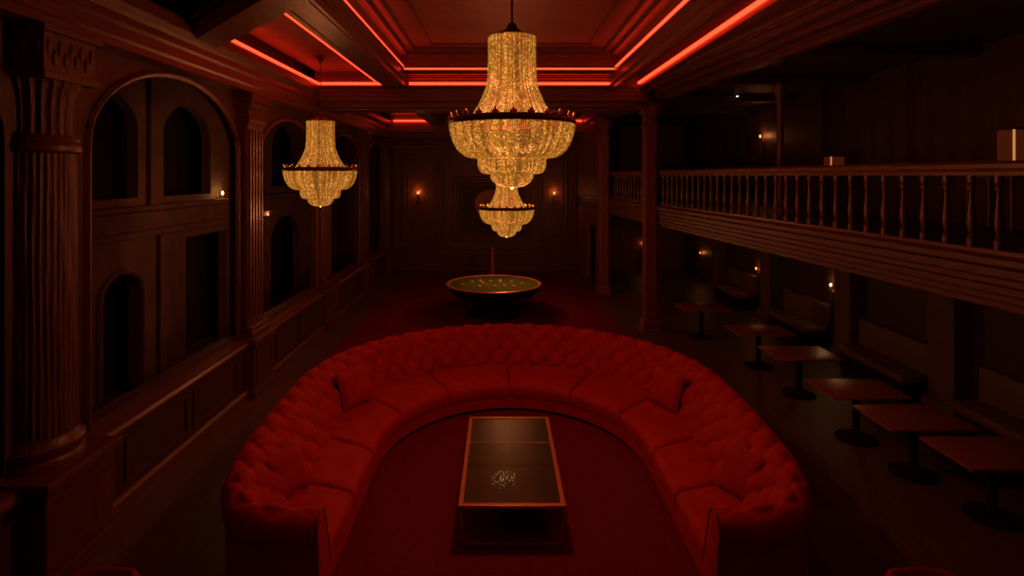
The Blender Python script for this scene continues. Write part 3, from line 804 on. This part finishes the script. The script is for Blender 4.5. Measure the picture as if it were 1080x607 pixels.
def chandelier(label, loc, group='crystal chandeliers'):
    t = thing('chandelier', label, 'chandelier', loc, group)
    rr = random.Random(5)
    def put(name, mb, m, smooth=False, par=None):
        o = mb.build(name, m, None, smooth); o.parent = par or t; return o
    R = .76
    sk = [(.377, 1.36), (.375, 1.15), (.378, .92), (.40, .62), (.45, .47), (.52, .31), (.61, .16), (.69, .02)]
    bo = [(1.0, -.04), (.99, -.14), (.965, -.24), (.935, -.32), (.885, -.41), (.82, -.48), (.72, -.54), (.56, -.565)]
    t2 = [(.545, -.56), (.543, -.66), (.525, -.74), (.48, -.80), (.36, -.82)]
    t3 = [(.335, -.82), (.335, -.87), (.31, -.93), (.25, -.985), (.15, -1.02), (.03, -1.03)]
    sc = lambda p: [(a * R, b * R) for a, b in p]
    for nm, p, st, n, rb in (('bead_skirt', sk, 104, 64, .0112), ('bead_bowl', bo, 190, 38, .0135), ('bead_tier', t2, 110, 22, .0130), ('bead_tier', t3, 64, 24, .0125)):
        o = put(nm, bead_curtain(sc(p), st, n, rb, rr), 'bead'); o['kind'] = 'stuff'
    put('crown', MB().lathe([(.02, 1.62 * R), (.05, 1.60 * R), (.07, 1.52 * R), (.16, 1.45 * R), (.24, 1.41 * R), (.285, 1.385 * R), (.285, 1.355 * R), (.26, 1.35 * R)], 40), 'bronze', True)
    put('rim_band', MB().lathe([(.70, .035), (.745, .05), (.775, .03), (.79, 0), (.775, -.03), (.745, -.04), (.70, -.03), (.70, .035)], 80, closed=False), 'bronze', True)
    for nm, r, z in (('tier_band', .548 * R, -.545 * R), ('tier_band', .338 * R, -.80 * R)):
        put(nm, MB().lathe([(r - .012, .01), (r + .012, .008), (r + .014, -.01), (r - .012, -.012), (r - .012, .01)], 60, (0, 0, z), closed=False), 'brass', True)
    first = None
    for k in range(24):
        a = 2 * pi * k / 24
        if first is None:
            mb = MB(); mb.ell((0, 0, .045), (.016, .016, .034)); mb.ell((0, .022, .026), (.012, .022, .02)); mb.ell((0, -.022, .026), (.012, .022, .02)); mb.ell((0, 0, .008), (.026, .03, .012))
            o = put('rosette', mb, 'gold', True); first = o
        else: o = first.copy(); COL.objects.link(o); o.parent = t
        o.location = (.765 * cos(a), .765 * sin(a), .036); o.rotation_euler = (0, 0, a)
    put('finial', MB().lathe([(.02, -1.02 * R), (.035, -1.035 * R), (.028, -1.055 * R), (.008, -1.07 * R)], 16), 'brass', True)
    return t
def rod(ch, top, sc=1):
    """hanging rod, chain links and ceiling rose, from the crown to the ceiling at z = top"""
    h = (top - ch.location.z) / sc; z0 = 1.60 * .76
    mb = MB().tube([(0, 0, z0), (0, 0, h - .05)], .013, 8); o = mb.build('rod', 'bronze', None, True); o.parent = ch
    o = MB().lathe([(.03, h - .12), (.05, h - .09), (.11, h - .05), (.13, h - .01), (.13, h)], 20).build('ceiling_rose', 'bronze', None, True); o.parent = ch
def ch_lights(ch, W, R=.76):
    for nm, z, f in (('bowl_lamp', -.16, .45), ('skirt_lamp', .42, .35)):
        lamp(nm, (0, 0, z), W * f, CH_COLOR, .14, ch)
    lamp('under_lamp', (0, 0, -1.22 * R), W * .30, CH_COLOR, .10, ch)
main = chandelier('largest crystal chandelier, hanging over the coffee table', (.14, 7.0, 4.55))
far = copy_tree(main); far.location = (.17, 15.85, 2.99); far['label'] = 'low crystal chandelier hanging above the green gaming table'
side = copy_tree(main); side.location = (-3.64, 11.5, 4.02); side.scale = (.93, .93, .93); side['label'] = 'smaller crystal chandelier hanging by the left columns'
rod(main, 6.60); rod(far, 6.25); rod(side, 6.30, .93)
ch_lights(main, CH_MAIN); ch_lights(far, CH_FAR); ch_lights(side, CH_SIDE)

# ------------------------------------------------------------------ sconces
def sconce():
    t = thing('wall_sconce', '', 'wall lamp', (0, 0, 0), 'small wall sconces')
    def put(name, mb, m): o = mb.build(name, m, None, True); o.parent = t; return o
    # mounted on a wall whose face is at local x = 0 and whose room side is +x
    put('backplate', MB().ell((.012, 0, -.06), (.014, .05, .11), 14, 10), 'brass')
    put('arm', MB().tube([(.02, 0, -.10), (.06, 0, -.13), (.11, 0, -.11), (.12, 0, -.05)], .008, 8), 'brass')
    put('candle_cup', MB().lathe([(.012, -.06), (.032, -.05), (.034, -.04), (.014, -.036), (.013, 0)], 14, (.12, 0, 0)), 'brass')
    put('bulb', MB().lathe([(.012, 0), (.024, .02), (.027, .04), (.018, .065), (.003, .09)], 12, (.12, 0, 0)), 'bulb')
    return t
s0 = sconce()
L_ = [((-6.5, 13.05, 3.46), 0, 'bright sconce on the outer left wall beside the nearest square column', 3, 'bulb', 1.0),
      ((-6.5, 15.65, 2.80), 0, 'orange sconce seen through the arch left of the side chandelier', 2, 'bulbred', .8),
      ((-3.39, YB, 3.15), -pi / 2, 'sconce on the left panel of the back wall', 5, 'bulbred', 1),
      ((2.2, YB, 3.15), -pi / 2, 'sconce on the right panel of the back wall', 5, 'bulbred', 1),
      ((7.5, 12.75, 1.42), pi, 'sconce under the gallery, the nearest and brightest one', 2, 'bulb', .85),
      ((7.5, 16.5, 1.18), pi, 'sconce under the gallery, second from the right edge', 1, 'bulbred', .75),
      ((7.5, 21.2, 1.0), pi, 'sconce under the gallery, third from the right edge', .6, 'bulbred', .6),
      ((5.85, YB, 1.08), -pi / 2, 'sconce under the gallery on the back wall, just left of the near tall post', .6, 'bulbred', .6),
      ((7.5, 16.2, 4.98), pi, 'red glowing sconce on the upper gallery wall', 3, 'bulbred', .9)]
for i, (loc, rz, lab, f, bm_, sc) in enumerate(L_):
    o = s0 if i == 0 else copy_tree(s0)
    o.location = loc; o.rotation_euler = (0, 0, rz); o['label'] = lab; o.scale = (sc,) * 3
    for ch in [c for c in COL.objects if c.parent == o]:
        if ch.name.startswith('bulb') and bm_ != 'bulb':
            ch.data = ch.data.copy(); ch.data.materials[0] = M[bm_]
for i, o in enumerate([o for o in COL.objects if o.name.startswith('wall_sconce')]):
    f = L_[i][3]; lamp('sconce_glow', (.13, 0, .05), SCONCE_W * f, (1, .30, .08) if L_[i][4] == 'bulbred' else (1, .48, .16), .03, o)
mb = MB().lathe([(.05, 0), (.055, -.03), (.04, -.05)], 16, (5.95, 14.3, 5.95)); t = mb.build('ceiling_spot', 'bronze', loc=(5.95, 14.3, 5.95))
tag(t, 'tiny white spotlight on the gallery ceiling', 'spotlight')
MB().ell((5.95, 14.3, 5.895), (.03, .03, .02)).build('lens', 'spot', t, True)

# ------------------------------------------------------------------ things on the upper gallery
def console(x, y, wd, label):
    t = thing('console_table', label, 'table', (x, y, 3.12), 'console tables on the gallery')
    MB().box(x - .22, x + .22, y - wd / 2, y + wd / 2, 4.00, 4.05, .01).build('tabletop', 'wood', t)
    MB().box(x - .18, x + .18, y - wd / 2 + .05, y + wd / 2 - .05, 3.86, 4.00, .008).build('apron', 'wood', t)
    for a in (-1, 1):
        for b in (-1, 1): MB().lathe([(.02, 3.12), (.03, 3.2), (.022, 3.3), (.032, 3.7), (.03, 3.86)], 10, (x + a * .16, y + b * (wd / 2 - .08), 0)).build('leg', 'wood', t, True)
console(7.2, 8.2, .9, 'console table behind the gallery railing at the right edge')
console(7.2, 12.2, .8, 'console table behind the gallery railing, the farther one')
def lantern(x, y, h, wd, label, pm):
    t = thing('lantern', label, 'lantern', (x, y, 4.05), 'amber lanterns on the gallery')
    MB().box(x - wd / 2, x + wd / 2, y - wd / 2, y + wd / 2, 4.05, 4.08, .005).build('base', 'bronze', t)
    MB().box(x - wd / 2, x + wd / 2, y - wd / 2, y + wd / 2, 4.08 + h, 4.11 + h, .005).build('lid', 'bronze', t)
    MB().box(x - wd / 2 + .012, x + wd / 2 - .012, y - wd / 2 + .012, y + wd / 2 - .012, 4.08, 4.08 + h).build('glass_panes', pm, t)
    for a in (-1, 1):
        for b in (-1, 1):
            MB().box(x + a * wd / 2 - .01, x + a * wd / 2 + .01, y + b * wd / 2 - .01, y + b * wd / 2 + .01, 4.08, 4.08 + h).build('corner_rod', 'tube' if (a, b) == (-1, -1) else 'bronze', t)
    lamp('lantern_glow', (-.45, -.2, .5), .15, (1, .3, .1), .1, t)
lantern(7.28, 8.05, .46, .30, 'tall amber lantern on the console at the right edge', 'amber')
lantern(7.15, 12.2, .22, .30, 'small amber lantern on the farther gallery console', 'amber')

# ------------------------------------------------------------------ under the gallery: pilasters, banquettes, tables
for k, y in enumerate((6.2, 9.35, 12.05, 15.6, 19.2)):
    x = 7.5
    mb = MB().box(x - .28, x, y - .28, y + .28, 0, 2.72, .02); mb.box(x - .34, x, y - .34, y + .34, 0, .2, .02); mb.box(x - .34, x, y - .34, y + .34, 2.5, 2.72, .02)
    o = mb.build('wall_pilaster', 'aisle', loc=(x, y, 0))
    tag(o, 'broad dull pilaster under the gallery, ' + ['nearest the right edge', 'second from the right edge', 'beside the brightest sconce', 'fourth from the right edge', 'farthest from the viewer'][k], 'pilaster', 'pilasters under the gallery', 'thing')
def banquette():
    t = thing('banquette', '', 'bench', (0, 0, 0), 'banquettes against the wall under the gallery')
    def put(n, mb, m): o = mb.build(n, m, None, True); o.parent = t
    put('backrest', MB().box(-.16, 0, -.95, .95, .45, .98, .04), 'cream')
    put('seat', MB().box(-.62, -.12, -.95, .95, .32, .47, .05), 'cream')
    put('base', MB().box(-.56, -.02, -.93, .93, 0, .33, .01), 'black')
    return t
b0 = banquette()
for i, y in enumerate((7.78, 10.7, 13.8, 17.4)):
    o = b0 if i == 0 else copy_tree(b0); o.location = (7.49, y, 0)
    o['label'] = 'pale padded banquette against the right wall, ' + ['the nearest one', 'left of the second pilaster from the right edge', 'left of the brightest lower sconce', 'the farthest one'][i]
def dining():
    t = thing('dining_table', '', 'table', (0, 0, 0), 'dining tables under the gallery')
    def put(n, mb, m): o = mb.build(n, m, None, True); o.parent = t
    put('tabletop', MB().box(-.56, .56, -.38, .38, .715, .75, .008), 'tabletop')
    put('edge_band', MB().box(-.555, .555, -.39, -.38, .72, .746, .002), 'copper')
    put('column', MB().lathe([(.05, .04), (.05, .7), (.14, .71), (.14, .716)], 16), 'black')
    put('foot', MB().lathe([(.28, 0), (.28, .02), (.06, .045)], 24), 'black')
    return t
d0 = dining()
dl = ['nearest, cut by the right edge', 'second from the right edge', 'third from the right edge, half in shadow', 'fourth from the right edge, with a bright edge', 'fifth from the right edge', 'farthest, just right of the tall post']
for i, (x, y) in enumerate(((5.62, 6.5), (5.40, 7.45), (5.28, 8.45), (5.32, 10.15), (5.28, 11.65), (4.85, 13.75))):
    o = d0 if i == 0 else copy_tree(d0); o.location = (x, y, 0); o['label'] = 'dark square table under the gallery, ' + dl[i]

# ------------------------------------------------------------------ tub chairs at the bottom edge
def tub():
    t = thing('tub_chair', '', 'chair', (0, 0, 0), 'red tub chairs at the bottom edge')
    def put(n, mb, m): o = mb.build(n, m, None, True, angle=60); o.parent = t
    n = 28; vs = []; fs = []
    def U(f):                                  # squarish U, open towards -y
        pts = catmull([(-.28, -.30, 0), (-.285, -.05, 0), (-.27, .16, 0), (-.20, .25, 0), (0, .27, 0), (.20, .25, 0), (.27, .16, 0), (.285, -.05, 0), (.28, -.30, 0)], 8)
        i = f * (len(pts) - 1); a = int(min(i, len(pts) - 2)); return pts[a].lerp(pts[a + 1], i - a)
    sec = [(0, .14), (0, .74), (.015, .775), (.04, .79), (.065, .775), (.08, .74), (.08, .14)]
    for i in range(n + 1):
        f = i / n; p = U(f); e = U(min(1, f + .01)) - U(max(0, f - .01)); e.normalize(); nn = Vector((e.y, -e.x, 0))
        h = .80 + .20 * min(1, 1.6 * (1 - abs(2 * f - 1)))
        for d, z in sec: vs.append((p.x + nn.x * d, p.y + nn.y * d, .14 + (z - .14) * h))
    m = len(sec)
    fs = [(i * m + j, (i + 1) * m + j, (i + 1) * m + (j + 1) % m, i * m + (j + 1) % m) for i in range(n) for j in range(m)] + [tuple(range(m)), tuple(n * m + j for j in range(m))]
    mb = MB(); mb.add(vs, fs); put('backrest', mb, 'velvet')
    put('seat', MB().box(-.195, .195, -.29, .175, .28, .44, .04), 'velvet')
    for a in (-.22, .22):
        for b in (-.24, .2): put('leg', MB().lathe([(.014, 0), (.022, .15)], 10, (a, b, 0)), 'black')
    return t
c0 = tub(); c0.location = (-3.07, 4.20, 0); c0.scale = (1.06,) * 3; c0['label'] = 'red tub chair cut off at the bottom edge, left of the sofa'
c1 = copy_tree(c0); c1.location = (3.25, 4.20, 0); c1['label'] = 'red tub chair cut off at the bottom edge, right of the sofa'
